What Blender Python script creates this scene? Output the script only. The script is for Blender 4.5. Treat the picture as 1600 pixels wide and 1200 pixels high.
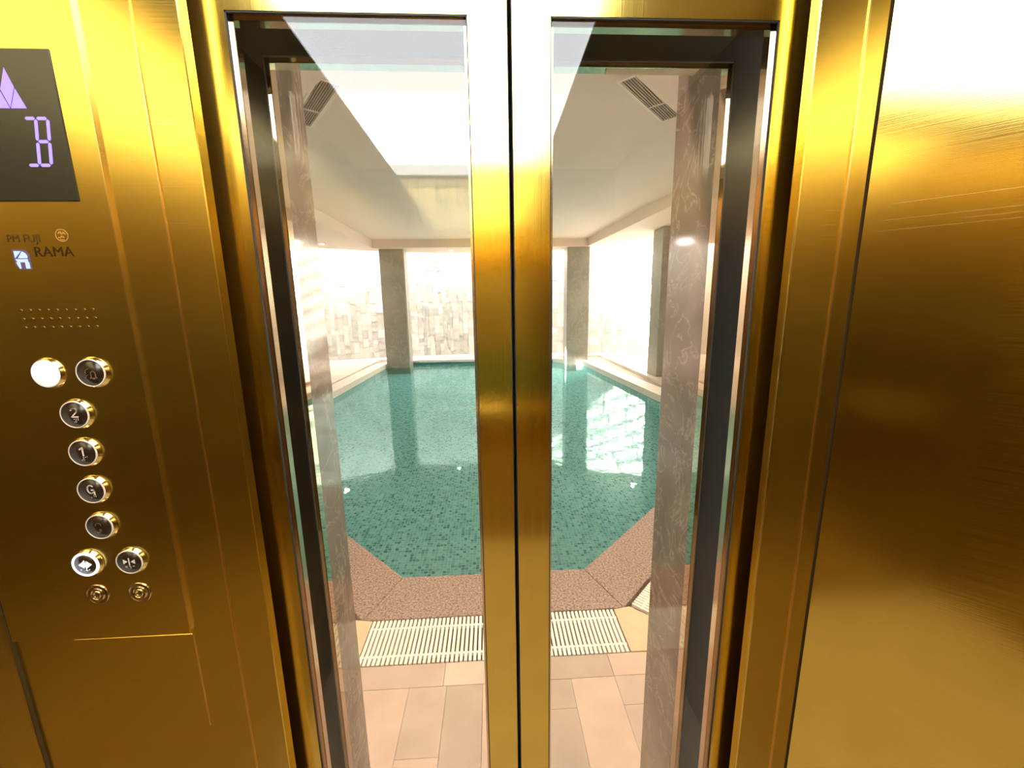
import bpy, bmesh, math, random
from mathutils import Vector, Matrix
random.seed(7)
S = bpy.context.scene
COL = S.collection
for o in list(bpy.data.objects):
    bpy.data.objects.remove(o, do_unlink=True)

# ---------------------------------------------------------------- camera
EYE = 1.5
p, r, yw = math.radians(10.89), math.radians(-.87), math.radians(2.76)
fwd = Vector((math.sin(yw)*math.cos(p), math.cos(yw)*math.cos(p), -math.sin(p)))
rt = Vector((math.cos(yw), -math.sin(yw), 0)); up = rt.cross(fwd)
R2 = math.cos(r)*rt + math.sin(r)*up; U2 = -math.sin(r)*rt + math.cos(r)*up
cam = bpy.data.cameras.new('camera'); cam.sensor_width = 36; cam.lens = 36*632/1600
cam.clip_start = .02; cam.clip_end = 200
co = bpy.data.objects.new('camera', cam); COL.objects.link(co)
M = Matrix((R2, U2, -fwd)).transposed().to_4x4(); M.translation = (0, 0, EYE)
co.matrix_world = M
S.camera = co

# ---------------------------------------------------------------- world, sun, exposure
w = bpy.data.worlds.new('sky'); S.world = w; w.use_nodes = True
bg = w.node_tree.nodes['Background']; bg.inputs[0].default_value = (1, .985, .95, 1); bg.inputs[1].default_value = 12.0
sl = bpy.data.lights.new('sun', 'SUN'); sl.energy = 200; sl.angle = math.radians(1.2); sl.color = (1, .93, .78)
so = bpy.data.objects.new('sun', sl); COL.objects.link(so)
so.rotation_euler = Vector((.92, .02, -.40)).to_track_quat('-Z', 'Y').to_euler(); so.location = (-10, 11, 8)
def area(name, loc, size, energy, color, direction=(0, 0, -1)):
    l = bpy.data.lights.new(name, 'AREA'); l.energy = energy; l.size = size; l.color = color
    l.shape = 'DISK'
    o = bpy.data.objects.new(name, l); COL.objects.link(o); o.location = loc
    o.rotation_euler = Vector(direction).to_track_quat('-Z', 'Y').to_euler()
    return o
WARM = (1, .80, .62)
HALL_W = 52
# unseen fill lamps added over the landing, downlights of the pool surround; trims below
LAND_FILL = [(-.55, 1.32), (.75, 1.32), (-1.9, 1.9), (2.0, 1.9)]
for i, (x, y) in enumerate(LAND_FILL):
    area('downlight_lamp', (x, y, 2.985), .12, HALL_W, WARM)  # added to brighten the landing floor and ceiling
for x, y in ((-3.93, 10.15), (-1.05, 11.43), (3.70, 9.93)):
    area('downlight_lamp', (x, y, 2.985), .12, 35, (1, .9, .78))
S.view_settings.view_transform = 'Standard'
try: S.view_settings.look = 'None'
except Exception: pass
S.view_settings.exposure = 0.0; S.view_settings.gamma = 1.0
S.view_settings.use_curve_mapping = False
S.cycles.max_bounces = 12; S.cycles.transparent_max_bounces = 16
S.cycles.glossy_bounces = 6; S.cycles.sample_clamp_indirect = 8
PANEL_FRONT, PANEL_REAR = 11.0, 12.0

# ---------------------------------------------------------------- helpers
def new_mat(name):
    m = bpy.data.materials.new(name); m.use_nodes = True
    nt = m.node_tree; b = nt.nodes['Principled BSDF']
    return m, nt, b
def mat(name, col, rough=.5, metal=0, emit=0, ecol=None, spec=.5, noise=0, nscale=20, bump=0):
    m, nt, b = new_mat(name)
    b.inputs['Base Color'].default_value = (*col, 1); b.inputs['Roughness'].default_value = rough
    b.inputs['Metallic'].default_value = metal; b.inputs['Specular IOR Level'].default_value = spec
    if emit:
        b.inputs['Emission Color'].default_value = (*(ecol or col), 1); b.inputs['Emission Strength'].default_value = emit
    if noise or bump:
        tc = nt.nodes.new('ShaderNodeTexCoord'); n = nt.nodes.new('ShaderNodeTexNoise')
        n.inputs['Scale'].default_value = nscale; n.inputs['Detail'].default_value = 6
        nt.links.new(tc.outputs['Object'], n.inputs['Vector'])
        if noise:
            rp = nt.nodes.new('ShaderNodeValToRGB')
            rp.color_ramp.elements[0].position = .3; rp.color_ramp.elements[1].position = .7
            rp.color_ramp.elements[0].color = (*[c*(1-noise) for c in col], 1)
            rp.color_ramp.elements[1].color = (*[min(1, c*(1+noise)) for c in col], 1)
            nt.links.new(n.outputs['Fac'], rp.inputs[0]); nt.links.new(rp.outputs[0], b.inputs['Base Color'])
        if bump:
            bp = nt.nodes.new('ShaderNodeBump'); bp.inputs['Strength'].default_value = bump; bp.inputs['Distance'].default_value = .002
            nt.links.new(n.outputs['Fac'], bp.inputs['Height']); nt.links.new(bp.outputs[0], b.inputs['Normal'])
    return m
def brushed(name, col, rough, axis, aniso=.6, streak=.06, stains=.04):
    """brushed metal; axis = world direction of the brush lines"""
    m, nt, b = new_mat(name)
    b.inputs['Metallic'].default_value = 1
    b.inputs['Anisotropic'].default_value = aniso
    cx = nt.nodes.new('ShaderNodeCombineXYZ')
    for i in range(3): cx.inputs[i].default_value = axis[i]
    nt.links.new(cx.outputs[0], b.inputs['Tangent'])
    tc = nt.nodes.new('ShaderNodeTexCoord'); mp = nt.nodes.new('ShaderNodeMapping')
    mp.inputs['Scale'].default_value = (900, 900, 4) if 'vertical' in name else (4, 4, 900)
    nt.links.new(tc.outputs['Object'], mp.inputs[0])
    n = nt.nodes.new('ShaderNodeTexNoise'); n.inputs['Scale'].default_value = 1; n.inputs['Detail'].default_value = 3
    nt.links.new(mp.outputs[0], n.inputs['Vector'])
    n2 = nt.nodes.new('ShaderNodeTexNoise'); n2.inputs['Scale'].default_value = 5; n2.inputs['Detail'].default_value = 4
    nt.links.new(tc.outputs['Object'], n2.inputs['Vector'])
    mr = nt.nodes.new('ShaderNodeMapRange'); mr.inputs['To Min'].default_value = rough-streak; mr.inputs['To Max'].default_value = rough+streak
    nt.links.new(n.outputs['Fac'], mr.inputs[0])
    mr2 = nt.nodes.new('ShaderNodeMapRange'); mr2.inputs['To Min'].default_value = -stains; mr2.inputs['To Max'].default_value = stains
    nt.links.new(n2.outputs['Fac'], mr2.inputs[0])
    ad = nt.nodes.new('ShaderNodeMath'); ad.operation = 'ADD'
    nt.links.new(mr.outputs[0], ad.inputs[0]); nt.links.new(mr2.outputs[0], ad.inputs[1])
    nt.links.new(ad.outputs[0], b.inputs['Roughness'])
    mx = nt.nodes.new('ShaderNodeMix'); mx.data_type = 'RGBA'
    mx.inputs['A'].default_value = (*[c*.93 for c in col], 1); mx.inputs['B'].default_value = (*[min(1, c*1.06) for c in col], 1)
    nt.links.new(n.outputs['Fac'], mx.inputs['Factor']); nt.links.new(mx.outputs['Result'], b.inputs['Base Color'])
    bp = nt.nodes.new('ShaderNodeBump'); bp.inputs['Strength'].default_value = .05; bp.inputs['Distance'].default_value = .0005
    nt.links.new(n.outputs['Fac'], bp.inputs['Height']); nt.links.new(bp.outputs[0], b.inputs['Normal'])
    return m
def glassy(name, tint, ior=1.5, rough=0.0, bump=None):
    m = bpy.data.materials.new(name); m.use_nodes = True; nt = m.node_tree
    for n in list(nt.nodes): nt.nodes.remove(n)
    out = nt.nodes.new('ShaderNodeOutputMaterial'); t = nt.nodes.new('ShaderNodeBsdfTransparent')
    g = nt.nodes.new('ShaderNodeBsdfGlossy'); f = nt.nodes.new('ShaderNodeFresnel'); mx = nt.nodes.new('ShaderNodeMixShader')
    t.inputs[0].default_value = (*tint, 1); g.inputs['Roughness'].default_value = rough
    # the same air-to-glass reflectance on both sides of the sheet (the ray passes unrefracted)
    ge = nt.nodes.new('ShaderNodeNewGeometry'); mr = nt.nodes.new('ShaderNodeMapRange')
    mr.inputs['To Min'].default_value = ior; mr.inputs['To Max'].default_value = 1/ior
    nt.links.new(ge.outputs['Backfacing'], mr.inputs[0]); nt.links.new(mr.outputs[0], f.inputs[0])
    nt.links.new(f.outputs[0], mx.inputs[0]); nt.links.new(t.outputs[0], mx.inputs[1]); nt.links.new(g.outputs[0], mx.inputs[2])
    nt.links.new(mx.outputs[0], out.inputs[0])
    if bump:
        tc = nt.nodes.new('ShaderNodeTexCoord'); mp = nt.nodes.new('ShaderNodeMapping'); mp.inputs['Scale'].default_value = (1, 1, 1)
        n = nt.nodes.new('ShaderNodeTexNoise'); n.inputs['Scale'].default_value = bump[0]; n.inputs['Detail'].default_value = 3
        bp = nt.nodes.new('ShaderNodeBump'); bp.inputs['Strength'].default_value = bump[1]; bp.inputs['Distance'].default_value = .02
        nt.links.new(tc.outputs['Object'], mp.inputs[0]); nt.links.new(mp.outputs[0], n.inputs['Vector'])
        nt.links.new(n.outputs['Fac'], bp.inputs['Height'])
        nt.links.new(bp.outputs[0], f.inputs['Normal']); nt.links.new(bp.outputs[0], g.inputs['Normal'])
    return m
def marble(name, dark, light, scale=2.2, rough=.1):
    m, nt, b = new_mat(name)
    tc = nt.nodes.new('ShaderNodeTexCoord')
    n1 = nt.nodes.new('ShaderNodeTexNoise'); n1.inputs['Scale'].default_value = scale*1.5; n1.inputs['Detail'].default_value = 8
    n1.inputs['Distortion'].default_value = .6
    n2 = nt.nodes.new('ShaderNodeTexNoise'); n2.inputs['Scale'].default_value = scale*2.4; n2.inputs['Detail'].default_value = 9
    n2.inputs['Distortion'].default_value = 1.4; n2.inputs['Roughness'].default_value = .6
    nt.links.new(tc.outputs['Object'], n1.inputs['Vector']); nt.links.new(tc.outputs['Object'], n2.inputs['Vector'])
    r1 = nt.nodes.new('ShaderNodeValToRGB'); r1.color_ramp.elements[0].position = .3; r1.color_ramp.elements[1].position = .72
    r1.color_ramp.elements[0].color = (*dark, 1); r1.color_ramp.elements[1].color = (*[(a+c)/2 for a, c in zip(dark, light)], 1)
    ab = nt.nodes.new('ShaderNodeMath'); ab.operation = 'SUBTRACT'; ab.inputs[1].default_value = .5
    nt.links.new(n2.outputs['Fac'], ab.inputs[0])
    a2 = nt.nodes.new('ShaderNodeMath'); a2.operation = 'ABSOLUTE'; nt.links.new(ab.outputs[0], a2.inputs[0])
    r2 = nt.nodes.new('ShaderNodeValToRGB'); r2.color_ramp.elements[0].position = 0; r2.color_ramp.elements[1].position = .018
    r2.color_ramp.elements[0].color = (.8, .8, .8, 1); r2.color_ramp.elements[1].color = (0, 0, 0, 1)
    nt.links.new(a2.outputs[0], r2.inputs[0])
    mx = nt.nodes.new('ShaderNodeMix'); mx.data_type = 'RGBA'; mx.inputs['B'].default_value = (*light, 1)
    nt.links.new(r2.outputs[0], mx.inputs['Factor']); nt.links.new(n1.outputs['Fac'], r1.inputs[0]); nt.links.new(r1.outputs[0], mx.inputs['A'])
    nt.links.new(n1.outputs['Fac'], r1.inputs[0]); nt.links.new(mx.outputs['Result'], b.inputs['Base Color'])
    b.inputs['Roughness'].default_value = rough
    return m
def mosaic(name, pitch=.030):
    m, nt, b = new_mat(name)
    g = nt.nodes.new('ShaderNodeTexCoord')
    # separate joints per axis; the wall axes reuse x+y
    sc = nt.nodes.new('ShaderNodeVectorMath'); sc.operation = 'SCALE'; sc.inputs['Scale'].default_value = 1/pitch
    nt.links.new(g.outputs['Object'], sc.inputs[0])
    fl = nt.nodes.new('ShaderNodeVectorMath'); fl.operation = 'FLOOR'; nt.links.new(sc.outputs[0], fl.inputs[0])
    wn = nt.nodes.new('ShaderNodeTexWhiteNoise'); wn.noise_dimensions = '3D'; nt.links.new(fl.outputs[0], wn.inputs['Vector'])
    rp = nt.nodes.new('ShaderNodeValToRGB'); cr = rp.color_ramp; cr.interpolation = 'CONSTANT'
    cols = [(0, (.14, .42, .46)), (.12, (.26, .62, .62)), (.4, (.38, .77, .74)), (.7, (.52, .88, .84)), (.92, (.06, .26, .29))]
    cr.elements[0].position = 0; cr.elements[0].color = (*cols[0][1], 1); cr.elements[1].position = cols[1][0]; cr.elements[1].color = (*cols[1][1], 1)
    for pz, c in cols[2:]:
        e = cr.elements.new(pz); e.color = (*c, 1)
    nt.links.new(wn.outputs['Value'], rp.inputs[0])
    fr = nt.nodes.new('ShaderNodeVectorMath'); fr.operation = 'FRACTION'; nt.links.new(sc.outputs[0], fr.inputs[0])
    sp = nt.nodes.new('ShaderNodeSeparateXYZ'); nt.links.new(fr.outputs[0], sp.inputs[0])
    def lt(o):
        a = nt.nodes.new('ShaderNodeMath'); a.operation = 'LESS_THAN'; a.inputs[1].default_value = .13; nt.links.new(o, a.inputs[0]); return a.outputs[0]
    mxm = nt.nodes.new('ShaderNodeMath'); mxm.operation = 'MAXIMUM'
    nt.links.new(lt(sp.outputs[0]), mxm.inputs[0]); nt.links.new(lt(sp.outputs[1]), mxm.inputs[1])
    mx = nt.nodes.new('ShaderNodeMix'); mx.data_type = 'RGBA'; mx.inputs['B'].default_value = (.78, .94, .88, 1)
    nt.links.new(mxm.outputs[0], mx.inputs['Factor']); nt.links.new(rp.outputs[0], mx.inputs['A']); nt.links.new(mx.outputs['Result'], b.inputs['Base Color'])
    b.inputs['Roughness'].default_value = .25
    return m

def link(name, me, m, parent=None):
    o = bpy.data.objects.new(name, me); COL.objects.link(o)
    if m is not None and not me.materials: me.materials.append(m)
    if parent: o.parent = parent
    return o
def obj(name, bm, m, parent=None, smooth=False):
    me = bpy.data.meshes.new(name); bmesh.ops.recalc_face_normals(bm, faces=bm.faces[:]); bm.to_mesh(me); bm.free()
    if smooth:
        for f in me.polygons: f.use_smooth = True
    return link(name, me, m, parent)
def empty(name, loc=(0, 0, 0), parent=None):
    o = bpy.data.objects.new(name, None); COL.objects.link(o); o.location = loc; o.empty_display_size = .05
    if parent: o.parent = parent
    return o
def tag(o, label=None, cat=None, group=None, kind=None):
    if label: o['label'] = label
    if cat: o['category'] = cat
    if group: o['group'] = group
    if kind: o['kind'] = kind
    return o
def box(bm, x0, x1, y0, y1, z0, z1):
    vs = [bm.verts.new(c) for c in ((x0, y0, z0), (x1, y0, z0), (x1, y1, z0), (x0, y1, z0), (x0, y0, z1), (x1, y0, z1), (x1, y1, z1), (x0, y1, z1))]
    for f in ((0, 3, 2, 1), (4, 5, 6, 7), (0, 1, 5, 4), (1, 2, 6, 5), (2, 3, 7, 6), (3, 0, 4, 7)): bm.faces.new([vs[i] for i in f])
    return vs
def boxes(*bs, bevel=0, seg=1):
    bm = bmesh.new()
    for b_ in bs: box(bm, *b_)
    if bevel: bmesh.ops.bevel(bm, geom=bm.edges[:], offset=bevel, segments=seg, affect='EDGES', profile=.5)
    return bm
def prism(pts, z0, z1, bm=None, xf=None):
    """extrude polygon pts (x,y) from z0 to z1; xf maps (x,y,z)"""
    bm = bm or bmesh.new(); f = xf or (lambda a, b_, c: (a, b_, c))
    lo = [bm.verts.new(f(x, y, z0)) for x, y in pts]; hi = [bm.verts.new(f(x, y, z1)) for x, y in pts]
    n = len(pts)
    bm.faces.new(lo[::-1]); bm.faces.new(hi)
    for i in range(n): bm.faces.new((lo[i], lo[(i+1) % n], hi[(i+1) % n], hi[i]))
    return bm
def lathe(prof, n=32, bm=None, xf=None):
    """revolve (radius, height) about the local z axis"""
    bm = bm or bmesh.new(); f = xf or (lambda a, b_, c: (a, b_, c)); rings = []
    for r_, h in prof:
        if r_ < 1e-6: rings.append([bm.verts.new(f(0, 0, h))])
        else: rings.append([bm.verts.new(f(r_*math.cos(2*math.pi*i/n), r_*math.sin(2*math.pi*i/n), h)) for i in range(n)])
    for a, b_ in zip(rings, rings[1:]):
        for i in range(n):
            j = (i+1) % n
            if len(a) == 1 and len(b_) == 1: continue
            if len(a) == 1: bm.faces.new((a[0], b_[i], b_[j]))
            elif len(b_) == 1: bm.faces.new((a[i], a[j], b_[0]))
            else: bm.faces.new((a[i], a[j], b_[j], b_[i]))
    return bm
def tube(pts, rad, n=8, bm=None):
    bm = bm or bmesh.new(); rings = []
    for i, q in enumerate(pts):
        q = Vector(q); a = Vector(pts[max(i-1, 0)]); b_ = Vector(pts[min(i+1, len(pts)-1)])
        t = (b_-a).normalized(); u = t.orthogonal().normalized() if abs(t.z) > .9 else t.cross(Vector((0, 0, 1))).normalized(); v = t.cross(u)
        rings.append([bm.verts.new(q+rad*(math.cos(2*math.pi*k/n)*u+math.sin(2*math.pi*k/n)*v)) for k in range(n)])
    for a, b_ in zip(rings, rings[1:]):
        for k in range(n): bm.faces.new((a[k], a[(k+1) % n], b_[(k+1) % n], b_[k]))
    bm.faces.new(rings[0][::-1]); bm.faces.new(rings[-1])
    return bm
def ribbon(pts, wd, th, bm, xf):
    """flat polyline strip in a local (u,v) plane, raised th"""
    for a, b_ in zip(pts, pts[1:]):
        d = Vector((b_[0]-a[0], b_[1]-a[1])); L = d.length
        if L < 1e-9: continue
        d /= L; n = Vector((-d.y, d.x))*wd/2; e = d*wd*.3
        q = [(a[0]-e.x+n.x, a[1]-e.y+n.y), (a[0]-e.x-n.x, a[1]-e.y-n.y), (b_[0]+e.x-n.x, b_[1]+e.y-n.y), (b_[0]+e.x+n.x, b_[1]+e.y+n.y)]
        prism(q, 0, th, bm, xf)
    return bm
def text_mesh(s, size, extrude=.0004, align='LEFT'):
    c = bpy.data.curves.new('t', 'FONT'); c.body = s; c.size = size; c.extrude = extrude; c.align_x = align; c.resolution_u = 3
    o = bpy.data.objects.new('t', c); COL.objects.link(o)
    dg = bpy.context.evaluated_depsgraph_get(); dg.update()
    me = bpy.data.meshes.new_from_object(o.evaluated_get(dg)); bpy.data.objects.remove(o, do_unlink=True); bpy.data.curves.remove(c)
    return me
def fill(loops, z, bm):
    """planar face with holes"""
    es = []; out = []
    for lp in loops:
        vs = [bm.verts.new((x, y, z)) for x, y in lp]; out.append(vs)
        for i in range(len(vs)): es.append(bm.edges.new((vs[i], vs[(i+1) % len(vs)])))
    bmesh.ops.triangle_fill(bm, use_beauty=True, use_dissolve=False, edges=es)
    return out
def offset(poly, d):
    n = len(poly); res = []
    for i in range(n):
        a, b_, c = Vector(poly[i-1]), Vector(poly[i]), Vector(poly[(i+1) % n])
        n1 = Vector(((b_-a).y, -(b_-a).x)).normalized(); n2 = Vector(((c-b_).y, -(c-b_).x)).normalized()
        m_ = (n1+n2); m_ = m_/(m_.length_squared)*2
        res.append(tuple(b_+m_*d))
    return res

# ---------------------------------------------------------------- materials
GOLDC = (.77, .575, .14)
gold_v = brushed('brushed_gold_vertical', GOLDC, .15, (1, 0, 0), .6)
gold_h = brushed('brushed_gold_horizontal', GOLDC, .2, (1, 0, 0), .5)
gold_s = brushed('brushed_gold_splay', GOLDC, .14, (-.7071, .7071, 0), .5)
gold_side = brushed('brushed_gold_side', (.42, .315, .13), .30, (0, 1, 0), .5)  # side walls darkened as well, weak light put into the colour
GOLD_SHADED = (.42, .315, .13)
gold_shaded = brushed('shaded_brushed_gold', GOLD_SHADED, .15, (1, 0, 0), .5)  # same gold darkened: the dim back of the cab is in the colour
gold_edge = mat('polished_gold_edge', (.95, .74, .42), .18, 1)
chrome_gold = mat('polished_brass', (.95, .78, .40), .12, 1)
steel = mat('rose_steel_lining', (.80, .62, .45), .12, 1)
mirror_steel = mat('mirror_rose_steel', (.82, .66, .50), .03, 1)
seal = mat('black_rubber_seal', (.02, .02, .018), .6)
groove = mat('dark_bronze_groove', (.05, .028, .008), .6)
black_paint = mat('black_painted_steel', (.006, .006, .0055), .6, 0, spec=.06)
glass = glassy('door_glass', (.968, .968, .960), 1.5)
dark_disp = mat('smoked_display_lens', (.02, .02, .012), .22)
violet = mat('violet_display_segments', (.25, .18, .8), .5, emit=1.0, ecol=(.30, .20, .95))
ink = mat('engraved_brown_ink', (.035, .018, .003), .7, spec=.1)
ink_soft = mat('faded_brown_ink', (.07, .035, .006), .7, spec=.1)
emblem_or = mat('orange_emblem_print', (.55, .27, .06), .5)
logo_blue = mat('blue_white_backlit_logo', (.3, .4, .95), .5, emit=.75, ecol=(.42, .50, 1))
logo_dark = mat('dark_blue_logo_outline', (.10, .07, .12), .5)
face_dark = mat('dark_brown_button_face', (.022, .012, .006), .22)
rim_light = mat('cream_button_rim', (.72, .62, .50), .35)
mark_light = mat('cream_engraved_mark', (.68, .60, .50), .4)
mark_dim = mat('dim_engraved_mark', (.20, .14, .09), .4)
sheen_cap = mat('white_sheen_button_cap', (.8, .8, .82), .25, emit=.35, ecol=(.95, .97, 1))  # faint glow stands in for the cap's mirror reflection
white_ring = mat('white_lit_ring', (.9, .9, .95), .3, emit=1.6, ecol=(.92, .96, 1))
chrome = mat('chrome_lock', (.62, .50, .34), .15, 1)
panel_lit_f = mat('front_light_diffuser', (1, 1, 1), .5, emit=PANEL_FRONT, ecol=(.93, .96, 1))
panel_lit_r = mat('rear_light_diffuser', (1, 1, 1), .5, emit=PANEL_REAR, ecol=(.95, .97, 1))
dark_ceil = mat('champagne_cab_ceiling', (.74, .68, .55), .45)
cab_floor_m = mat('beige_stone_cab_floor', (.42, .32, .21), .35, noise=.15, nscale=8)
paint_w = mat('white_ceiling_paint', (.88, .73, .65), .7, noise=.02, nscale=3)
paint_wall = mat('beige_wall_paint', (.70, .64, .56), .7, noise=.03, nscale=3)
grille_dark = mat('dark_duct_interior', (.05, .035, .028), .7)
grille_bar = mat('beige_grille_bar', (.50, .40, .34), .5)
grille_frame = mat('beige_grille_frame', (.92, .84, .74), .5)
lamp_glow = mat('downlight_glow', (1, .95, .85), .4, emit=14, ecol=(1, .90, .72))
lamp_trim = mat('white_downlight_trim', (.85, .82, .78), .4)
marb = marble('brown_grey_marble', (.115, .085, .066), (.36, .285, .23), 3.6, .09)
marb_col = marble('grey_green_stone', (.27, .26, .22), (.46, .45, .40), 1.2, .3)
stone_clad = [mat('pale_stone_cladding', (.62, .60, .55), .8, noise=.12, nscale=9),]
stone_back = mat('stone_wall_mortar', (.55, .53, .49), .85, noise=.06, nscale=9)
coping_m = mat('brown_washed_pebble_coping', (.25, .18, .145), .55, noise=.85, nscale=95, bump=.8)
coping_pale = mat('pale_limestone_coping', (.82, .76, .68), .5, noise=.06, nscale=12)
plank_ms = [mat('plank_tile_%s' % n, c, .33, noise=.10, nscale=7) for n, c in (('rose', (.54, .41, .335)), ('grey', (.41, .33, .275)), ('sand', (.58, .46, .38)), ('taupe', (.47, .37, .305)))]
corner_m = mat('sand_corner_slab', (.62, .46, .30), .5, noise=.06, nscale=20)
deck_ms = [mat('deck_tile_%s' % n, c, .5, noise=.08, nscale=5) for n, c in (('cream', (.74, .68, .60)), ('buff', (.68, .61, .53)))]
grate_m = mat('cream_plastic_grate', (.88, .84, .72), .45)
channel_m = mat('dark_drain_channel', (.06, .04, .03), .7)
tile_pool = mosaic('green_mosaic')
band_tile = mat('dark_teal_waterline_tile', (.10, .24, .24), .25, noise=.25, nscale=40)
grout_m = mat('floor_grout', (.40, .32, .26), .8)
concrete = mat('grey_concrete', (.4, .38, .35), .8, noise=.1, nscale=4)
water_m = bpy.data.materials.new('pool_water_surface'); water_m.use_nodes = True; nt = water_m.node_tree
for n_ in list(nt.nodes): nt.nodes.remove(n_)
out = nt.nodes.new('ShaderNodeOutputMaterial'); gb = nt.nodes.new('ShaderNodeBsdfGlass'); gb.inputs['Color'].default_value = (.74, .98, 1, 1)
gb.inputs['Roughness'].default_value = 0; gb.inputs['IOR'].default_value = 1.333
tc = nt.nodes.new('ShaderNodeTexCoord'); n_ = nt.nodes.new('ShaderNodeTexNoise'); n_.inputs['Scale'].default_value = 5; n_.inputs['Detail'].default_value = 3
bp = nt.nodes.new('ShaderNodeBump'); bp.inputs['Strength'].default_value = .10; bp.inputs['Distance'].default_value = .02
nt.links.new(tc.outputs['Object'], n_.inputs['Vector']); nt.links.new(n_.outputs['Fac'], bp.inputs['Height']); nt.links.new(bp.outputs[0], gb.inputs['Normal'])
nt.links.new(gb.outputs[0], out.inputs[0])

# ================================================================ LIFT CAB
Dd, T = .58, .03          # cab door face, thickness
F = .545                  # plane of the cab front panels
XL, XR, YR, ZC = -.71, .72, -1.25, 2.25
GAP = .0313
def ux(r_): return r_*F
def uz(z58): return EYE+(z58-EYE)*F/Dd

# --- front wall of the cab
wf = empty('wall_front', (0, F, 0)); wf['kind'] = 'structure'
def place(o): o.location = (-o.parent.location.x, -o.parent.location.y, -o.parent.location.z) if o.parent else (0, 0, 0); return o
def pobj(name, bm, m, parent=None, smooth=False):
    o = obj(name, bm, m, parent, smooth); return place(o) if parent and parent.parent is None else o
pobj('door_jamb', boxes((ux(-.7235), ux(-.6309), F, F+.018, .0, 2.04), bevel=.0012), gold_h, wf)
pobj('door_jamb', boxes((ux(.7446), ux(.856), F, F+.018, .0, 2.04), bevel=.0012), gold_h, wf)
pobj('front_panel', boxes((XL, ux(-.7265), F+.0025, F+.03, .0, ZC), bevel=.001), gold_h, wf)
pobj('front_panel', boxes((ux(.8595), ux(.914), F+.0035, F+.03, .0, ZC), bevel=.0015), gold_v, wf)
pobj('jamb_shade_strip', boxes((ux(-.7235)+.002, ux(-.7235)+.014, F+.0181, Dd-.001, .0, 2.04)), seal, wf)  # black strips added behind the jambs to darken the gap
pobj('jamb_shade_strip', boxes((ux(.856)-.014, ux(.856)-.002, F+.0181, Dd-.001, .0, 2.04)), seal, wf)
pobj('header_panel', boxes((ux(-.7235), ux(.856), F, Dd-.008, 2.042, ZC), bevel=.001), gold_h, wf)
pobj('corner_bead', boxes((ux(-.7265), ux(-.7235), F-.0012, F+.02, .0, ZC)), gold_edge, wf)
pobj('corner_bead', boxes((ux(.856), ux(.8605), F-.0015, F+.02, .0, ZC)), gold_edge, wf)
pobj('panel_groove', boxes((ux(.914), ux(.9185)+.03, F+.008, F+.03, .0, ZC)), groove, wf)

for x0, x1, zz in ((.816, .853, .118), (.812, .850, .100), (.811, .850, .0865), (-.721, -.680, .2205), (-.720, -.674, .2165), (-.718, -.677, .148), (-.717, -.677, .106)):
    pobj('pale_line', boxes((ux(x0), ux(x1), F-.0003, F+.0002, EYE+zz-.00025, EYE+zz+.00025)), gold_edge, wf)  # thin pale gold lines across the jambs

# --- right side: splayed panel and side wall
wr = empty('wall_right', (XR, 0, 0)); wr['kind'] = 'structure'
sx0, sy0 = ux(.9185), F+.002
sl_ = XR-sx0
pobj('splayed_panel', prism([(sx0, sy0), (XR, sy0-sl_), (XR+.03, sy0-sl_+.0), (sx0+.02, sy0+.02)], 0, ZC), gold_s, wr)
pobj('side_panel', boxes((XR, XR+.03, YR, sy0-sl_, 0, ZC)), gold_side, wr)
# fine horizontal pale gold lines near the front corner
bm = bmesh.new()
def splay_pt(s_, z, d_): return (sx0+s_*.7071-d_*.7071, sy0-s_*.7071-d_*.7071, z)
for zz, s0, s1 in ((.1220, .022, .30), (.1025, .016, .30), (.0895, .014, .30), (.0955, .09, .26)):
    def xf(u, v, th, z0_=EYE+zz): return splay_pt(u, z0_+v, th-.0002)
    prism([(s0, -.00025), (s1, -.00025), (s1, .00025), (s0, .00025)], 0, .0004, bm, xf)
pobj('pale_line', bm, gold_edge, wr)
# --- left side
wl = empty('wall_left', (XL, 0, 0)); wl['kind'] = 'structure'
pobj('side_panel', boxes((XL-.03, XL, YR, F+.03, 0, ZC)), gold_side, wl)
pobj('panel_groove', boxes((XL, XL+.0012, F-.0015, F+.006, 0, ZC)), groove, wl)
# --- rear wall with engraved looping lines
wb = empty('wall_rear', (0, YR, 0)); wb['kind'] = 'structure'
pobj('rear_panel', boxes((XL, XR, YR-.03, YR, 0, ZC)), gold_shaded, wb)
bm = bmesh.new()
def rear(u, v, th): return (u, YR+th-.0003, v)
def uloop(cx, top, bot, wd, n_=2):
    for k in range(n_):
        w_ = wd/2+k*.010; pts = [(cx-w_, top)]
        for a in range(0, 13): pts.append((cx-w_*math.cos(math.pi*a/12), bot+wd/2-w_*math.sin(math.pi*a/12)))
        pts.append((cx+w_, top)); ribbon(pts, .0028, .0008, bm, rear)
for cx, top, bot, wd in ((-.255, 2.24, 2.08, .045), (-.262, 2.16, 2.02, .038), (-.13, 2.25, 2.14, .07), (-.15, 2.16, 2.07, .045), (-.42, 2.25, 2.0, .05),
                         (-.02, 2.22, 2.10, .05), (.12, 2.24, 2.05, .05), (.27, 2.25, 2.10, .05), (.40, 2.2, 2.02, .045), (.5, 2.25, 2.08, .05), (-.55, 2.25, 2.09, .05)):
    uloop(cx, top, bot, wd)
for cx, cz in ((.6, 1.95), (-.6, 1.9), (.28, 1.98)):
    for k in range(6):
        R_ = .09+.022*k; ribbon([(cx-.08+R_*math.cos(a*.1), cz+R_*math.sin(a*.1)) for a in range(2, 14)], .0022, .0008, bm, rear)
e = pobj('engraved_pattern', bm, groove, wb); e['kind'] = 'stuff'
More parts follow.
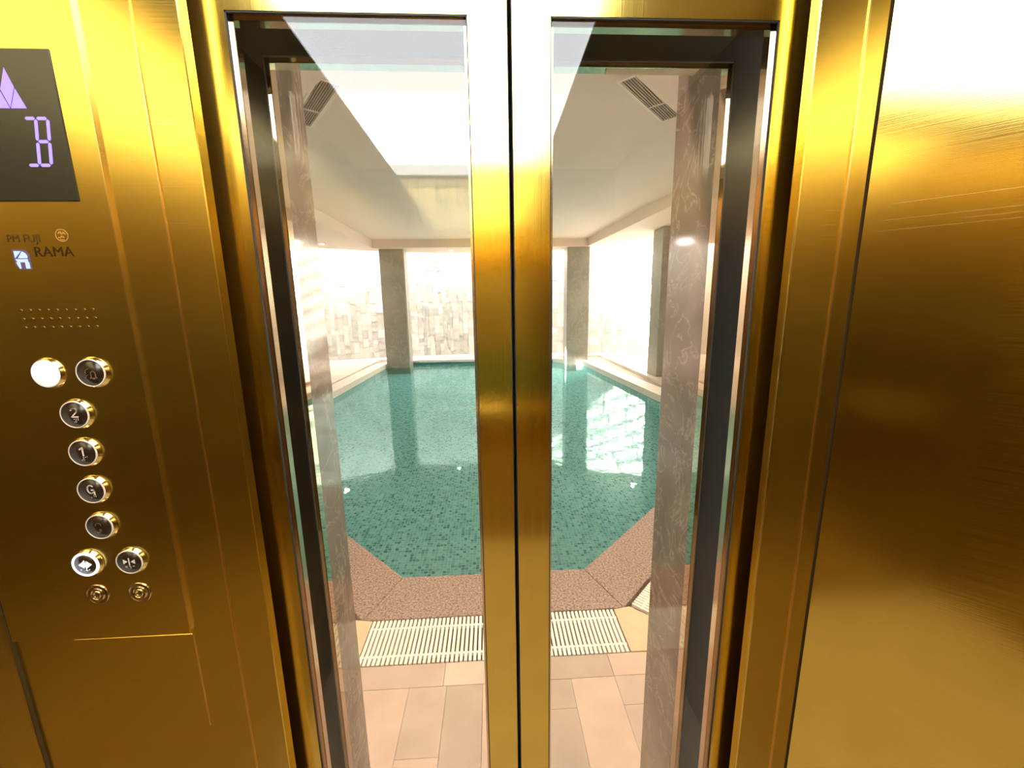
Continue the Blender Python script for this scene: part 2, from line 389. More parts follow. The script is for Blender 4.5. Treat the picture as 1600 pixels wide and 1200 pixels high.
# --- cab ceiling, floor, light
c = pobj('ceiling_cab', boxes((XL-.03, XR+.03, YR-.03, F+.03, ZC, ZC+.03)), dark_ceil); c['kind'] = 'structure'
c = pobj('floor_cab', boxes((XL-.03, XR+.03, YR-.03, Dd-.01, -.05, 0)), cab_floor_m); c['kind'] = 'structure'
lp = tag(empty('ceiling_light_panel', (-.11, -.4, ZC-.03)), 'large bluish white rectangular light panel in the cab ceiling, seen reflected in the door glass', 'ceiling light')
LX0, LX1, LY0, LY1, LYM = -.512, .292, -1.13, .36, -.56
pobj('diffuser', boxes((LX0, LX1, LYM+.004, LY1, ZC-.016, ZC-.008)), panel_lit_f, lp)
pobj('diffuser', boxes((LX0, LX1, LY0, LYM-.004, ZC-.016, ZC-.008)), panel_lit_r, lp)
pobj('frame', boxes((LX0-.035, LX0, LY0-.035, LY1+.035, ZC-.022, ZC), (LX1, LX1+.035, LY0-.035, LY1+.035, ZC-.022, ZC),
                    (LX0, LX1, LY0-.035, LY0, ZC-.022, ZC), (LX0, LX1, LY1, LY1+.035, ZC-.022, ZC), (LX0, LX1, LYM-.004, LYM+.004, ZC-.016, ZC), bevel=.001),
     mat('satin_light_frame', (.7, .7, .66), .4, .3), lp)
# --- handrail on the rear wall
hr = tag(empty('handrail', (0, YR, .9)), 'slim polished brass handrail on the rear cab wall, mirrored faintly in the glass', 'handrail')
pobj('rail', tube([(-.55, YR+.05, .90), (.55, YR+.05, .90)], .012, 12), chrome_gold, hr, True)
for x in (-.45, 0, .45): pobj('bracket', tube([(x, YR, .88), (x, YR+.035, .88), (x, YR+.05, .892)], .006, 8), chrome_gold, hr, True)

# ================================================================ DOORS
WX = {'left': (-.3128, -.0208), 'right': (.0831, .3801)}
def leaf(name, x0, x1, wx0, wx1, y0, y1, ztop, wtop, wbot, front, lining, label, black_rear=False):
    d = empty(name, ((x0+x1)/2, y0, 0)); d['kind'] = 'structure'; d['label'] = label
    pobj('door_frame', boxes((x0, wx0, y0, y1, .01, ztop), (wx1, x1, y0, y1, .01, ztop), (wx0, wx1, y0, y1, wtop, ztop), (wx0, wx1, y0, y1, .01, wbot)), front, d)
    e_ = .0012
    pobj('window_lining', boxes((wx0, wx0+e_, y0+.004, y1+.0005, wbot, wtop), (wx1-e_, wx1, y0+.004, y1+.0005, wbot, wtop),
                                (wx0, wx1, y0+.004, y1+.0005, wtop-e_, wtop), (wx0, wx1, y0+.004, y1+.0005, wbot, wbot+e_)), lining, d)
    s_ = .0016
    pobj('rubber_seal', boxes((wx0, wx0+s_, y0+.0008, y0+.0035, wbot, wtop), (wx1-s_, wx1, y0+.0008, y0+.0035, wbot, wtop),
                              (wx0, wx1, y0+.0008, y0+.0035, wtop-s_, wtop), (wx0, wx1, y0+.0008, y0+.0035, wbot, wbot+s_)), seal, d)
    pobj('glazing_bead', boxes((wx0+e_, wx0+.0052, y0+.010, y0+.0118, wbot, wtop), (wx1-.0052, wx1-e_, y0+.010, y0+.0118, wbot, wtop),
                               (wx0, wx1, y0+.010, y0+.0118, wtop-.0052, wtop-e_)), lining, d)
    pobj('glass_pane', boxes((wx0+e_, wx1-e_, y0+.004, y0+.0095, wbot+e_, wtop-e_)), glass, d)
    return d
WT, WB = 1.8555, .22
dl = leaf('door_1', -.415, GAP-.0032, *WX['left'], Dd, Dd+T, 2.06, WT, WB, gold_v, steel, 'left sliding lift door leaf, brushed gold frame around tall glass')
dr = leaf('door_2', GAP+.0032, .482, *WX['right'], Dd, Dd+T, 2.06, WT, WB, gold_v, steel, 'right sliding lift door leaf, brushed gold frame around tall glass')
for d, x0, x1 in ((dl, GAP-.0032, GAP-.0022), (dr, GAP+.0022, GAP+.0032)):
    pobj('edge_strip', boxes((x0, x1, Dd+.002, Dd+T, .01, 2.06)), seal, d)
Ld0, Ld1 = .668, .704
d3 = leaf('door_3', -.43, GAP-.003, -.3165, -.0208, Ld0, Ld1, 2.10, WT, WB, black_paint, mirror_steel, 'left landing door leaf behind the cab door, black on its shaft side')
d4 = leaf('door_4', GAP+.003, .475, .0831, .3745, Ld0, Ld1, 2.10, WT, WB, black_paint, mirror_steel, 'right landing door leaf behind the cab door, black on its shaft side')
pobj('glass_retainer', boxes((.185, .327, Ld0+.012, Ld1-.004, WT-.0045, WT-.0015), bevel=.0006), mat('cream_retainer_tape', (.80, .68, .48), .5, noise=.12, nscale=30), d4)

# ================================================================ CONTROL PANEL
PY = F+.0025
cp = tag(empty('control_panel', (-.55, PY, 1.0)), 'brushed gold lift control panel with black floor display and round buttons, left of the doors', 'control panel')
PT = .004
def cz(z): return uz(z)
def cx_(x): return x*F/Dd
pobj('faceplate', boxes((XL+.0022, ux(-.838), PY-PT, PY+.001, cz(1.0), 2.2), bevel=.0008, seg=1), gold_h, cp)
pobj('plate_edge', boxes((ux(-.8385), ux(-.8365), PY-PT-.0003, PY, cz(1.006), 2.2)), gold_edge, cp)
Y0 = PY-PT      # front of the faceplate
fl = pobj('service_flap', boxes((cx_(-.665), cx_(-.486), PY-.0009, PY+.001, cz(.819), cz(.996)), bevel=.0003), gold_h, cp)
k = pobj('flap_edge', boxes((cx_(-.4862), cx_(-.4855), PY-.0012, PY-.0002, cz(.819), cz(.998))), gold_edge, cp)
# display
dsp = obj('display_window', boxes((XL+.02, cx_(-.5205), Y0-.0012, Y0+.0005, cz(1.6395), cz(1.8105)), bevel=.0008), dark_disp, cp); place(dsp)
def face(u, v, th): return (cx_(u), Y0-.0012-th, cz(v))
def dchild(name, bm, m):
    o = obj(name, bm, m, dsp); return o
bm = bmesh.new()
ax, azb, azt = -.5755, 1.7455, 1.7895
tri = [(-.5925, azb), (-.5585, azb), (-.5755, azt)]
gp = .0007
prism([(-.5918, azb), (-.5785, azb), (-.5855, azb+.0185)], 0, .0004, bm, face)
prism([(-.5592, azb), (-.5770-.0001, azb), (-.5680, azb+.0215)], 0, .0004, bm, face)
prism([(-.5777, azb+.0012), (-.5686, azb+.0228), (-.5755, azt), (-.5846, azb+.0205)], 0, .0004, bm, face)
dchild('up_arrow', bm, violet)
bm = bmesh.new()
t2 = .0021
def seg(x0, z0, x1, z1):
    d = Vector((x1-x0, z1-z0)); L = d.length; d /= L; n = Vector((-d.y, d.x))*t2/1.0*.9; g_ = d*.0009; c0 = Vector((x0, z0))+g_; c1 = Vector((x1, z1))-g_; k_ = d*.0018
    prism([tuple(c0), tuple(c0+k_+n), tuple(c1-k_+n), tuple(c1), tuple(c1-k_-n), tuple(c0+k_-n)][::1], 0, .0004, bm, face)
lt_, cm, rg = -.5650, -.5515, -.5375
def lean(x, z): return x-(1.7345-z)*.13
zt, zm, zb = 1.7345, 1.7085, 1.6815
for (xa, za, xb, zb_) in ((lt_, zt, cm, zt), (cm, zt, rg, zt), (cm, zt, cm, zm), (rg, zt, rg, zm), (cm, zm, rg, zm), (cm, zm, cm, zb), (rg, zm, rg, zb), (lt_, zb, cm, zb), (cm, zb, rg, zb)):
    seg(lean(xa, za), za, lean(xb, zb_), zb_)
dchild('floor_letter', bm, violet)
# printed lettering on the plate
def put_text(name, s, x, z, size, m, parent, y=Y0, sxx=1, rot=0):
    me = text_mesh(s, size, .0002); o = link(name, me, m, parent)
    o.matrix_local = Matrix.Translation((x-parent.location.x, y-.0002-parent.location.y, z-parent.location.z)) @ Matrix.Rotation(rot, 4, 'Y') @ Matrix.Rotation(math.pi/2, 4, 'X') @ Matrix.Diagonal((sxx, 1, 1, 1))
    return o
put_text('brand_lettering', 'PM FUJI', cx_(-.620), cz(1.5905), .0125, ink_soft, cp, sxx=.96)
put_text('brand_lettering', 'RAMA', cx_(-.5905), cz(1.5725), .0165, ink, cp, sxx=1.03)
def plate(u, v, th): return (cx_(u), Y0-th, cz(v))
bm = bmesh.new()
em = [(-.5515+.0075*math.cos(a*math.pi/12), 1.5985+.0075*math.sin(a*math.pi/12)) for a in range(25)]
ribbon(em, .0011, .0003, bm, plate)
ribbon([(-.5555, 1.601), (-.553, 1.603), (-.5515, 1.600), (-.549, 1.602), (-.547, 1.600)], .0011, .0003, bm, plate)
ribbon([(-.556, 1.596), (-.5535, 1.5955), (-.552, 1.5975), (-.549, 1.596)], .0012, .0003, bm, plate)
ribbon([(-.554, 1.593), (-.5495, 1.593)], .0012, .0003, bm, plate)
pobj('round_emblem', bm, emblem_or, cp)
bm = bmesh.new()
prism([(-.6165, 1.5815), (-.6040, 1.5815), (-.5985, 1.5785), (-.5965, 1.5735), (-.5965, 1.5565), (-.6115, 1.5565), (-.6165, 1.5615)], 0, .0003, bm, plate)
lg = pobj('logo_badge', bm, logo_dark, cp)
bm = bmesh.new()
prism([(-.6145, 1.5795), (-.6055, 1.5795), (-.6125, 1.5725), (-.6145, 1.5705)], .0003, .0007, bm, plate)
prism([(-.6045, 1.5790), (-.6005, 1.5765), (-.5990, 1.5730), (-.5995, 1.5705), (-.6110, 1.5705)], .0003, .0007, bm, plate)
prism([(-.6145, 1.5695), (-.5995, 1.5695), (-.5995, 1.5655), (-.6125, 1.5655)], .0003, .0007, bm, plate)
prism([(-.6145, 1.5655), (-.6095, 1.5655), (-.6095, 1.5575), (-.6115, 1.5575)], .0003, .0007, bm, plate)
prism([(-.6035, 1.5655), (-.5985, 1.5655), (-.5985, 1.5575), (-.6035, 1.5575)], .0003, .0007, bm, plate)
o = obj('lit_letter', bm, logo_blue, lg)
# speaker holes: recessed rims
hb = lathe([(.0019, 0), (.0019, .0009), (.0012, .0010), (.0011, .0003), (0, .0003)], 12, None, lambda a, b_, c: (a, -c, b_))
hm = bpy.data.meshes.new('speaker_hole'); bmesh.ops.recalc_face_normals(hb, faces=hb.faces[:])
for f_ in hb.faces:
    f_.material_index = 1 if f_.calc_center_median().length < .0011 or True and len(f_.verts) == 3 else 0
hb.to_mesh(hm); hb.free(); hm.materials.append(mat('bronze_hole_rim', (.30, .17, .05), .4, 1)); hm.materials.append(groove)
for i in range(3):
    for j in range(9):
        o = bpy.data.objects.new('speaker_hole', hm); COL.objects.link(o); o.parent = cp
        o.location = Vector((cx_(-.6235+j*.01140+(.0008 if i else 0)), Y0+.0001, cz(1.5035-i*.01130)))-Vector(cp.location)
# buttons
def b_xf(cx, cz_, y=Y0): return lambda a, b_, c: (cx+a, y-c, cz_+b_)
RB = .0183
def button(x, z, marks, label, lit=None):
    X, Z = cx_(x), cz(z)
    body = pobj('push_button', lathe([(RB+.0022, 0), (RB+.0020, .0012), (RB+.0006, .0022), (RB+.0002, .0040), (RB-.0012, .0046), (RB-.003, .0046), (RB-.003, .0024), (0, .0024)], 40, None, b_xf(X, Z)), chrome_gold, cp, True)
    body['label'] = label
    H = .0086
    if lit == 'cap':
        obj('button_cap', lathe([(RB-.0008, .0030), (RB-.0008, .0048), (RB-.0025, .0056), (0, .0064)], 36, None, b_xf(X, Z)), sheen_cap, body, True)
        return
    obj('button_face', lathe([(RB-.0018, .0030), (RB-.0020, .0049), (0, .0052)], 36, None, b_xf(X, Z)), face_dark, body, True)
    rw = .0030 if lit == 'ring' else .0013
    obj('button_rim', lathe([(RB-.0003, .0036), (RB-.0003, .0052), (RB-.0003-rw, .0056), (RB-.0003-rw, .0048)], 40, None, b_xf(X, Z)), white_ring if lit else rim_light, body, True)
    def xf(u, v, th): return (X+u, Y0-.0051-th, Z+v)
    bm = bmesh.new(); marks(bm, xf)
    if bm.verts: obj('button_mark', bm, white_ring if lit else (mark_dim if 'blank' in label or 'bell' in label else mark_light), body)
    else: bm.free()
def dots(bm, xf, lst, s=.0021):
    for (i, j) in lst:
        u, v = i*s, j*s
        prism([(u-.00042, v-.00042), (u+.00042, v-.00042), (u+.00042, v+.00042), (u-.00042, v+.00042)], 0, .0004, bm, xf)
def arc(cx, cy, rx, ry, a0, a1, n=10):
    return [(cx+rx*math.cos(math.radians(a0+(a1-a0)*i/n)), cy+ry*math.sin(math.radians(a0+(a1-a0)*i/n))) for i in range(n+1)]
LW, TH = .0016, .0004
def m2(bm, xf):
    ribbon(arc(0, .0052, .0034, .0034, 165, -30)+[(-.0036, -.0028), (.0042, -.0028)], LW, TH, bm, xf)
    dots(bm, xf, [(-.5, -2.7), (.6, -2.5), (1.7, -2.3), (.4, -3.4), (1.6, -3.1), (-.5, -4.3), (.4, -4.3)], .0022)
def m1(bm, xf):
    ribbon([(-.0030, .0052), (.0006, .0078), (.0006, -.0035)], LW+.0002, TH, bm, xf)
    dots(bm, xf, [(0, -2.7), (1.1, -2.6), (2.1, -2.3), (.1, -3.5), (-.8, -4.3), (.3, -4.3)], .0022)
def mG(bm, xf):
    ribbon(arc(0, .0022, .0042, .0058, 45, 330)+[(.0042, -.0002), (.0042, .0012), (.0008, .0012)], LW, TH, bm, xf); ribbon([(.0042, .0012), (.0042, -.0048)], LW, TH, bm, xf)
    dots(bm, xf, [(1.2, -2.8), (2.2, -2.7), (1.3, -3.7), (2.3, -3.7), (-.4, -4.4)], .0022)
def mB(bm, xf):
    dots(bm, xf, [(0, -2), (1, -2), (0, -3), (1, -3), (0, -4), (-.9, -4.4), (-1.8, -4)], .0019)
    ribbon(arc(-.001, .003, .0035, .0028, 200, -20), .0005, TH, bm, xf)
def mBell(bm, xf):
    ribbon([(-.0012, -.0066), (.0002, -.0050), (.0002, -.0015)]+arc(.0030, -.0012, .0028, .0034, 180, 0, 8)+[(.0058, -.0050), (.0072, -.0066), (-.0012, -.0066)], .0009, TH, bm, xf)
    ribbon([(.0022, -.0080), (.0040, -.0080)], .0009, TH, bm, xf)
    ribbon(arc(-.001, .0010, .0052, .0046, 100, 185, 7), .0008, TH, bm, xf)
    dots(bm, xf, [(-3, 0), (-3.6, -1), (-3, -2), (-3.6, -3), (-2.2, -1.4)], .0019)
def mOpen(bm, xf):
    prism([(-.0088, 0), (-.0018, -.0052), (-.0018, .0052)], 0, TH, bm, xf); prism([(.0088, 0), (.0018, .0052), (.0018, -.0052)], 0, TH, bm, xf)
    ribbon([(-.0008, .0062), (-.0008, -.0020)], .0011, TH, bm, xf); ribbon([(.0008, .0020), (.0008, -.0062)], .0011, TH, bm, xf)
    dots(bm, xf, [(-4, -4.4), (0, -5), (1, -5.2), (2.6, -4.6)], .0017)
def mClose(bm, xf):
    prism([(-.0022, .0010), (-.0078, .0044), (-.0078, -.0024)], 0, TH, bm, xf); prism([(.0022, .0010), (.0078, -.0024), (.0078, .0044)], 0, TH, bm, xf)
    ribbon([(0, .0062), (0, -.0042)], .0014, TH, bm, xf)
    dots(bm, xf, [(-3.4, -4), (-2.4, -3.6), (-2.4, -4.6), (-.2, -3.6), (.6, -4), (.6, -5), (2.6, -3.6), (3.6, -3.6)], .0017)
nomark = lambda bm, xf: None
button(-.606, 1.419, nomark, 'blank white glossy button, its mirror shine painted as a glow', 'cap')
button(-.5475, 1.419, mBell, 'alarm bell button')
button(-.5805, 1.361, m2, 'floor button marked 2'); button(-.5810, 1.305, m1, 'floor button marked 1'); button(-.5812, 1.248, mG, 'floor button marked G')
button(-.5812, 1.191, mB, 'floor button with a blank dark face and braille dots')
button(-.6130, 1.131, mOpen, 'door open button with glowing white ring', 'ring'); button(-.5500, 1.132, mClose, 'door close button')
for x in (-.611, -.549):
    X, Z = cx_(x), cz(1.077)
    kb = pobj('key_switch', lathe([(.0158, 0), (.0158, .0012), (.0142, .0016), (.0136, .0006), (.0100, .0006), (.0096, .0018), (.0078, .0018), (.0074, .0004), (0, .0004)], 36, None, b_xf(X, Z)), chrome, cp, True)
    obj('key_barrel', lathe([(.0062, .0002), (.0060, .0022), (.0040, .0024), (.0036, .0012), (0, .0012)], 28, None, b_xf(X, Z)), chrome_gold, kb, True)
    obj('key_slot', boxes((X-.0008, X+.0008, Y0-.0030, Y0-.0008, Z-.0028, Z+.0028)), groove, kb)

# ================================================================ LANDING WALL
JX0, JX1, JY0, JY1 = -.40, .437, .725, 1.01
wn = empty('wall_landing', (0, JY0, 0)); wn['kind'] = 'structure'
pobj('wall_body', boxes((-7.5, JX0-.03, JY0, JY1-.02, 0, 3.0), (JX1+.03, 7.5, JY0, JY1-.02, 0, 3.0), (JX0-.03, JX1+.03, JY0, JY1-.02, 2.13, 3.0)), paint_wall, wn)
pobj('marble_jamb', boxes((JX0-.03, JX0, JY0-.005, JY1, 0, 2.13), bevel=.001), marb, wn)
pobj('marble_jamb', boxes((JX1, JX1+.03, JY0-.005, JY1, 0, 2.13), bevel=.001), marb, wn)
pobj('marble_lintel', boxes((JX0-.03, JX1+.03, JY0-.005, JY1, 2.10, 2.13)), marb, wn)
pobj('marble_facing', boxes((JX0-.33, JX0-.031, JY1-.02, JY1, 0, 2.6), (JX1+.031, JX1+.33, JY1-.02, JY1, 0, 2.6), (JX0-.03, JX1+.03, JY1-.02, JY1, 2.131, 2.6)), marb, wn)
sh = pobj('wall_shaft', boxes((-1.2, -1.17, .60, JY0, -.3, 2.4), (1.17, 1.2, .60, JY0, -.3, 2.4), (-1.2, 1.2, .60, JY0, 2.4, 2.43)), black_paint); sh['kind'] = 'structure'
sill = pobj('trim_1', boxes((-.5, .53, Dd, JY1, -.04, 0), bevel=.001), steel); sill['kind'] = 'structure'

# ================================================================ HALL FLOOR, POOL
POOL = [(-.536, 2.075), (.502, 2.075), (2.93, 4.50), (2.49, 10.75), (1.75, 11.60), (-2.35, 11.75), (-2.90, 11.15), (-2.96, 4.50)]
COUT = offset(POOL, .315)
fl_ = empty('floor', (0, 1.2, 0)); fl_['kind'] = 'structure'
bm = bmesh.new()
rect = [(-7.5, JY1), (7.5, JY1), (7.5, 14.2), (-7.5, 14.2)]
fill([rect, offset(POOL, .1)], -.06, bm)
pobj('base_slab', bm, grout_m, fl_)
# plank tiles
xj = [-1.15, -.95, -.77, -.57, -.365, -.215, -.07, .11, .29, .47, .66, .86, 1.06]
n = 0
for a, b_ in zip(xj, xj[1:]):
    ys = [JY1+.002, 1.385] if random.random() < .45 else [JY1+.002, 1.012+random.choice((.11, .18, .25)), 1.385]
    for y0, y1 in zip(ys, ys[1:]):
        pobj('plank_tile', boxes((a+.0006, b_-.0006, y0+.0006, y1-.0006, -.06, random.uniform(-.0005, 0)), bevel=.0005), plank_ms[random.choice((0, 1, 2, 3))], fl_)
xb = [-1.15, -.72, -.23, .11, .47, .86, 1.06]
for i, (a, b_) in enumerate(zip(xb, xb[1:])):
    pobj('border_tile', boxes((a+.001, b_-.001, 1.386, 1.494, -.06, 0), bevel=.0008), plank_ms[(i*3) % 4], fl_)
# deck tiles left, right and behind the pool
def deck(x0, x1, y0, y1, step=.6):
    x = x0
    while x < x1-.01:
        y = y0
        while y < y1-.01:
            pobj('deck_tile', boxes((x+.004, min(x+step, x1)-.004, y+.004, min(y+step, y1)-.004, -.06, random.uniform(-.002, 0))), random.choice(deck_ms), fl_)
            y += step
        x += step
deck(-6.3, -3.3, 4.6, 13.0); deck(3.27, 6.3, 4.6, 13.0, .6); deck(-3.3, 3.27, 12.1, 13.3, .6)
# pool
pl = tag(empty('swimming_pool', (0, 2.1, -.06)), 'octagonal green mosaic swimming pool with brown pebble coping beyond the lift doors', 'swimming pool')
bm = bmesh.new()
PB = -1.05
lo = [bm.verts.new((x, y, PB)) for x, y in POOL]; hi = [bm.verts.new((x, y, -.20)) for x, y in POOL]
bm.faces.new(lo)
for i in range(8): bm.faces.new((lo[i], lo[(i+1) % 8], hi[(i+1) % 8], hi[i]))
pobj('pool_basin', bm, tile_pool, pl)
bm = bmesh.new(); lo = [bm.verts.new((x, y, -.20)) for x, y in POOL]; hi = [bm.verts.new((x, y, -.05)) for x, y in POOL]
for i in range(8): bm.faces.new((lo[i], lo[(i+1) % 8], hi[(i+1) % 8], hi[i]))
pobj('waterline_band', bm, band_tile, pl)
for i in range(8):
    j = (i+1) % 8
    a, b_, c_, d_ = Vector(POOL[i]), Vector(POOL[j]), Vector(COUT[j]), Vector(COUT[i])
    t_ = (b_-a).normalized()*.0015
    pale = i in (2, 3, 4, 5, 6)
    if i in (2, 3, 5, 6):
        nn = Vector(((b_-a).y, -(b_-a).x)).normalized()*-.004; a, b_ = a+nn, b_+nn
    bm = prism([tuple(a+t_), tuple(b_-t_), tuple(c_-t_), tuple(d_+t_)], -.125 if i in (2, 3, 5, 6) else -.05, 0)
    bmesh.ops.bevel(bm, geom=bm.edges[:], offset=.003, segments=1, affect='EDGES')
    pobj('coping_stone', bm, coping_pale if pale else coping_m, pl)
bm = bmesh.new(); bm.faces.new([bm.verts.new((x, y, -.12)) for x, y in offset(POOL, -.0005)])
me = bpy.data.meshes.new('pool_water'); bm.normal_update()
if bm.faces[:][0].normal.z < 0: bmesh.ops.reverse_faces(bm, faces=bm.faces[:])
bm.to_mesh(me); bm.free()
tag(link('pool_water', me, water_m), 'still turquoise water filling the octagonal pool, mirroring columns and wall', 'water', kind='stuff')
# gutter grates: three runs
def grate(origin, u, n_slats, label, pitch=.0198, wd=.2540):
    """origin = near-pool outer corner start, u = unit run direction, slats point away from pool"""
    u = Vector(u).normalized(); v = Vector((u.y, -u.x))   # away from the pool, towards the lift
    ang = math.atan2(u.y, u.x)
    g = tag(empty('drain_grate', (origin[0], origin[1], 0)), label, 'drain grate', 'cream overflow grates around the pool')
    g.rotation_euler.z = ang
    bmm = boxes((0, .0125, -wd, 0, -.018, 0), bevel=.0012); me = bpy.data.meshes.new('slat'); bmm.to_mesh(me); bmm.free(); me.materials.append(grate_m)
    for i in range(n_slats):
        o = bpy.data.objects.new('slat', me); COL.objects.link(o); o.parent = g; o.location = (i*pitch+.003, 0, 0)
    L = n_slats*pitch
    obj('cross_bar', boxes((0, L, -wd*.20-.006, -wd*.20+.006, -.016, -.0025)), grate_m, g)
    obj('cross_bar', boxes((0, L, -wd*.82-.006, -wd*.82+.006, -.016, -.0025)), grate_m, g)
    obj('channel', boxes((0, L, -wd, 0, -.059, -.050)), channel_m, g)
    return g
g1 = grate((-.612, 1.7535), (1, 0), 60, 'cream slatted overflow grate in front of the pool, straight across the doorway')
s2 = 1/math.sqrt(2)
p2 = Vector(COUT[1]); g2 = grate((p2.x+.035*s2+.022, p2.y+.035*s2-.022+.02), (s2, s2), 75, 'cream slatted overflow grate running off at an angle on the right of the pool')
p0 = Vector(COUT[0]); st = p0+Vector((-s2, s2))*(.035+75*.0198); g3 = grate((st.x-.016, st.y-.016+.015), (s2, -s2), 75, 'cream slatted overflow grate running off at an angle on the left of the pool')
# corner slabs between the straight and the angled grates
a = .2540
def corner(px, py, sgn, x_end):
    q = [(x_end, py-.0005), (x_end, py-a), (px+sgn*a*.414+sgn*.09, py-a), (px+sgn*(a*s2+.035*s2+.018), py-a*s2+.035*s2-.018+.015), (px+sgn*.03, py+.012)]
    if sgn < 0: q = q[::-1]
    return q
pobj('corner_slab', prism(corner(COUT[1][0], 1.7535, 1, .580), -.05, -.0005), corner_m, fl_)
pobj('corner_slab', prism(corner(COUT[0][0], 1.7535, -1, -.614), -.05, -.0005), corner_m, fl_)

# ================================================================ HALL CEILING, WALLS
ZS, ZT, ZR = 3.0, 3.2, 3.45
TRAY = [(-.4, 2.4), (.4, 2.4), (2.97, 4.97), (2.55, 10.85), (-2.98, 10.9), (-2.97, 4.97)]
OUT = [(-7.5, JY1-.02), (7.5, JY1-.02), (7.5, 9.2), (4.35, 10.45), (2.75, 11.1), (1.7, 11.75), (-.4, 12.0), (-2.5, 11.8), (-4.27, 10.85), (-7.5, 9.6)]
bm = bmesh.new()
_, tr = fill([OUT, TRAY], ZS, bm)
top = [bm.verts.new((x, y, ZT)) for x, y in TRAY]
for i in range(len(TRAY)): bm.faces.new((tr[i], tr[(i+1) % len(TRAY)], top[(i+1) % len(TRAY)], top[i]))
bm.faces.new(top)
a = [bm.verts.new((x, y, ZS)) for x, y in OUT]; b_ = [bm.verts.new((x, y, ZR)) for x, y in OUT]
for i in range(len(OUT)): bm.faces.new((a[i], a[(i+1) % len(OUT)], b_[(i+1) % len(OUT)], b_[i]))
bm.faces.new(b_)
c = pobj('ceiling', bm, paint_w); c['kind'] = 'structure'
# vents
def vent(x, y, ang, label, L=.90, Wd=.17):
    v = tag(empty('ceiling_vent', (x, y, ZT)), label, 'air vent', 'slatted air vents in the pool hall ceiling'); v.rotation_euler.z = ang
    obj('frame', boxes((0, L, -.032, 0, -.014, 0), (0, L, Wd, Wd+.022, -.014, 0), (-.02, 0, -.022, Wd+.022, -.014, 0), (L, L+.02, -.022, Wd+.022, -.014, 0), bevel=.001), grille_frame, v)
    obj('crosspiece', boxes((L*.62, L*.62+.012, 0, Wd, -.013, -.001)), grille_frame, v)
    obj('duct', boxes((0, L, 0, Wd, -.002, -.0005)), grille_dark, v)
    bmm = boxes((0, L, -.0035, .0035, -.012, -.002)); me = bpy.data.meshes.new('slat'); bmm.to_mesh(me); bmm.free(); me.materials.append(grille_bar)
    for i in range(8):
        o = bpy.data.objects.new('slat', me); COL.objects.link(o); o.parent = v; o.location = (0, (i+.5)*Wd/8, 0)
    return v
vent(1.165, 3.352, math.radians(47), 'slatted beige air vent in the ceiling on the right of the lift doorway')
v = vent(-1.13, 3.56, math.radians(126), 'slatted beige air vent in the ceiling on the left of the lift doorway', Wd=.145)
# downlights
def downlight(x, y, z, label):
    d = tag(empty('downlight', (x, y, z)), label, 'downlight', 'recessed ceiling downlights')
    obj('trim_ring', lathe([(.085, 0), (.085, -.006), (.065, -.010), (.060, -.002), (.060, 0)], 28), lamp_trim, d, True)
    obj('lamp', lathe([(.058, -.001), (.05, -.004), (0, -.005)], 24), lamp_glow, d, True)
downlight(-3.93, 10.15, ZS, 'bright downlight at the left end of the far ceiling edge')
downlight(-1.05, 11.43, ZS, 'bright downlight in the middle of the far ceiling edge, left of the closed door gap')
downlight(3.70, 9.93, ZS, 'bright downlight over the right deck beside the sunlit wall')
for i, (x, y) in enumerate(LAND_FILL):
    d = tag(empty('downlight', (x, y, ZS)), 'added fill light above the landing, out of view, %s' % ('near left', 'near right', 'far left', 'far right')[i], 'downlight', 'added landing fill lights')
    obj('trim_ring', lathe([(.085, 0), (.085, -.006), (.065, -.010), (.062, -.002), (.062, 0)], 20), lamp_trim, d, True)
# columns
def column(x0, x1, y0, y1, z0, label):
    t = tag(empty('column', ((x0+x1)/2, (y0+y1)/2, z0)), label, 'column', 'stone clad pool columns')
    pobj('shaft', boxes((x0, x1, y0, y1, z0, ZS-.001), bevel=.006), marb_col, t)
    pobj('edge_trim', boxes((x1-.001, x1+.025, y0+.02, y0+.05, z0, ZS-.002)), mat('pale_edge_trim', (.7, .66, .6), .5), t)
    return t
column(-2.87, -2.26, 11.1, 11.6, PB, 'grey stone column standing in the far left corner of the pool')
column(2.03, 2.62, 10.95, 11.45, PB, 'grey stone column at the far right corner of the pool')
column(3.42, 4.02, 8.2, 8.7, -.06, 'rough grey column on the right deck, partly hidden by the marble jamb')
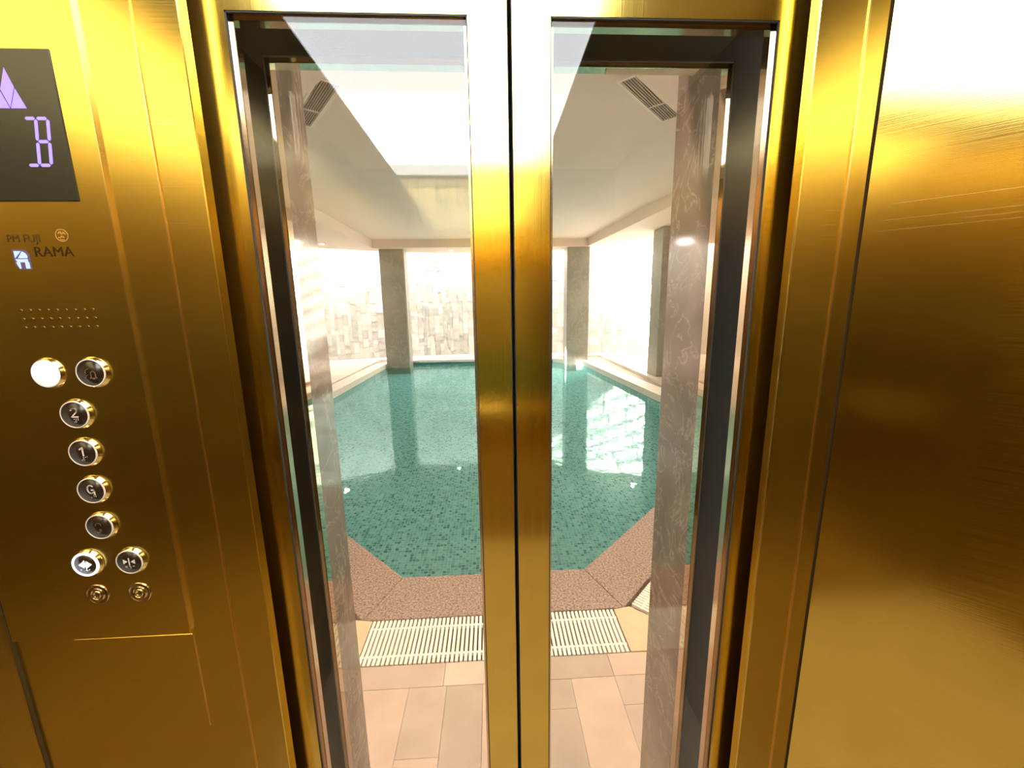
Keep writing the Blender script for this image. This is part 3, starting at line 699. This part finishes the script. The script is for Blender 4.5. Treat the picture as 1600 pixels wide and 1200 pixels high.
# curved garden wall with stone cladding
ARC_C, ARC_R = (.2, .1), 13.0
wfar = empty('wall_far', (0, 13.1, 0)); wfar['kind'] = 'structure'
bm = bmesh.new(); ring = []
for i in range(41):
    a = math.radians(90+34-68*i/40); ca, sa = math.cos(a), math.sin(a)
    ring.append([bm.verts.new((ARC_C[0]+R_*ca, ARC_C[1]+R_*sa, z)) for R_, z in ((ARC_R+.03, -.06), (ARC_R+.03, 4.4), (ARC_R+.3, 4.4), (ARC_R+.3, -.06))])
for a_, b_ in zip(ring, ring[1:]):
    for k in range(4): bm.faces.new((a_[k], b_[k], b_[(k+1) % 4], a_[(k+1) % 4]))
pobj('wall_core', bm, stone_back, wfar)
cl_ms = [mat('cladding_%s' % n_, c_, .8, noise=.10, nscale=8) for n_, c_ in (('pale', (.64, .64, .62)), ('grey', (.50, .50, .48)), ('warm', (.58, .56, .53)), ('white', (.72, .72, .71)))]
bm = bmesh.new()
aa = math.radians(90+26)
while aa > math.radians(90-26):
    wdt = random.choice((.09, .12, .16, .2)); da = wdt/ARC_R; z = 0
    while z < 3.4:
        h = random.choice((.12, .18, .25, .34)); dep = random.uniform(.004, .035); R0 = ARC_R+.035-dep
        a0, a1 = aa-.0003, aa-da+.0003; z1 = min(z+h, 3.4)
        vs = []
        for R_ in (R0, ARC_R+.04):
            for an in (a0, a1):
                for zz in (z+.003, z1-.003): vs.append(bm.verts.new((ARC_C[0]+R_*math.cos(an), ARC_C[1]+R_*math.sin(an), zz)))
        mi = random.randrange(4)
        for f in ((0, 1, 3, 2), (0, 4, 5, 1), (2, 3, 7, 6), (1, 5, 7, 3), (0, 2, 6, 4)):
            bm.faces.new([vs[i] for i in f]).material_index = mi
        z = z1
    aa -= da
me = bpy.data.meshes.new('stone_cladding'); bmesh.ops.recalc_face_normals(bm, faces=bm.faces[:]); bm.to_mesh(me); bm.free()
for m_ in cl_ms: me.materials.append(m_)
o = link('stone_cladding', me, None, wfar); place(o); o['kind'] = 'stuff'
for nme, x0, x1 in (('wall_side_left', -7.6, -7.5), ('wall_side_right', 7.5, 7.6)):
    o = pobj(nme, boxes((x0, x1, JY1, 14.2, -.06, ZR if x0 < 0 else 4.4)), paint_wall); o['kind'] = 'structure'
# slender beams bridging the skylight slot above the wall
for i in range(9):
    x = -4.4+i*1.05
    yb = ARC_C[1]+math.sqrt(ARC_R**2-(x-ARC_C[0])**2)
    tag(pobj('roof_beam', boxes((x-.03, x+.03, yb-2.6, yb+.1, 3.46, 3.56)), paint_w), 'slender pale beam bridging the daylight slot above the stone wall, out of view', 'roof beam', 'beams over the daylight slot')
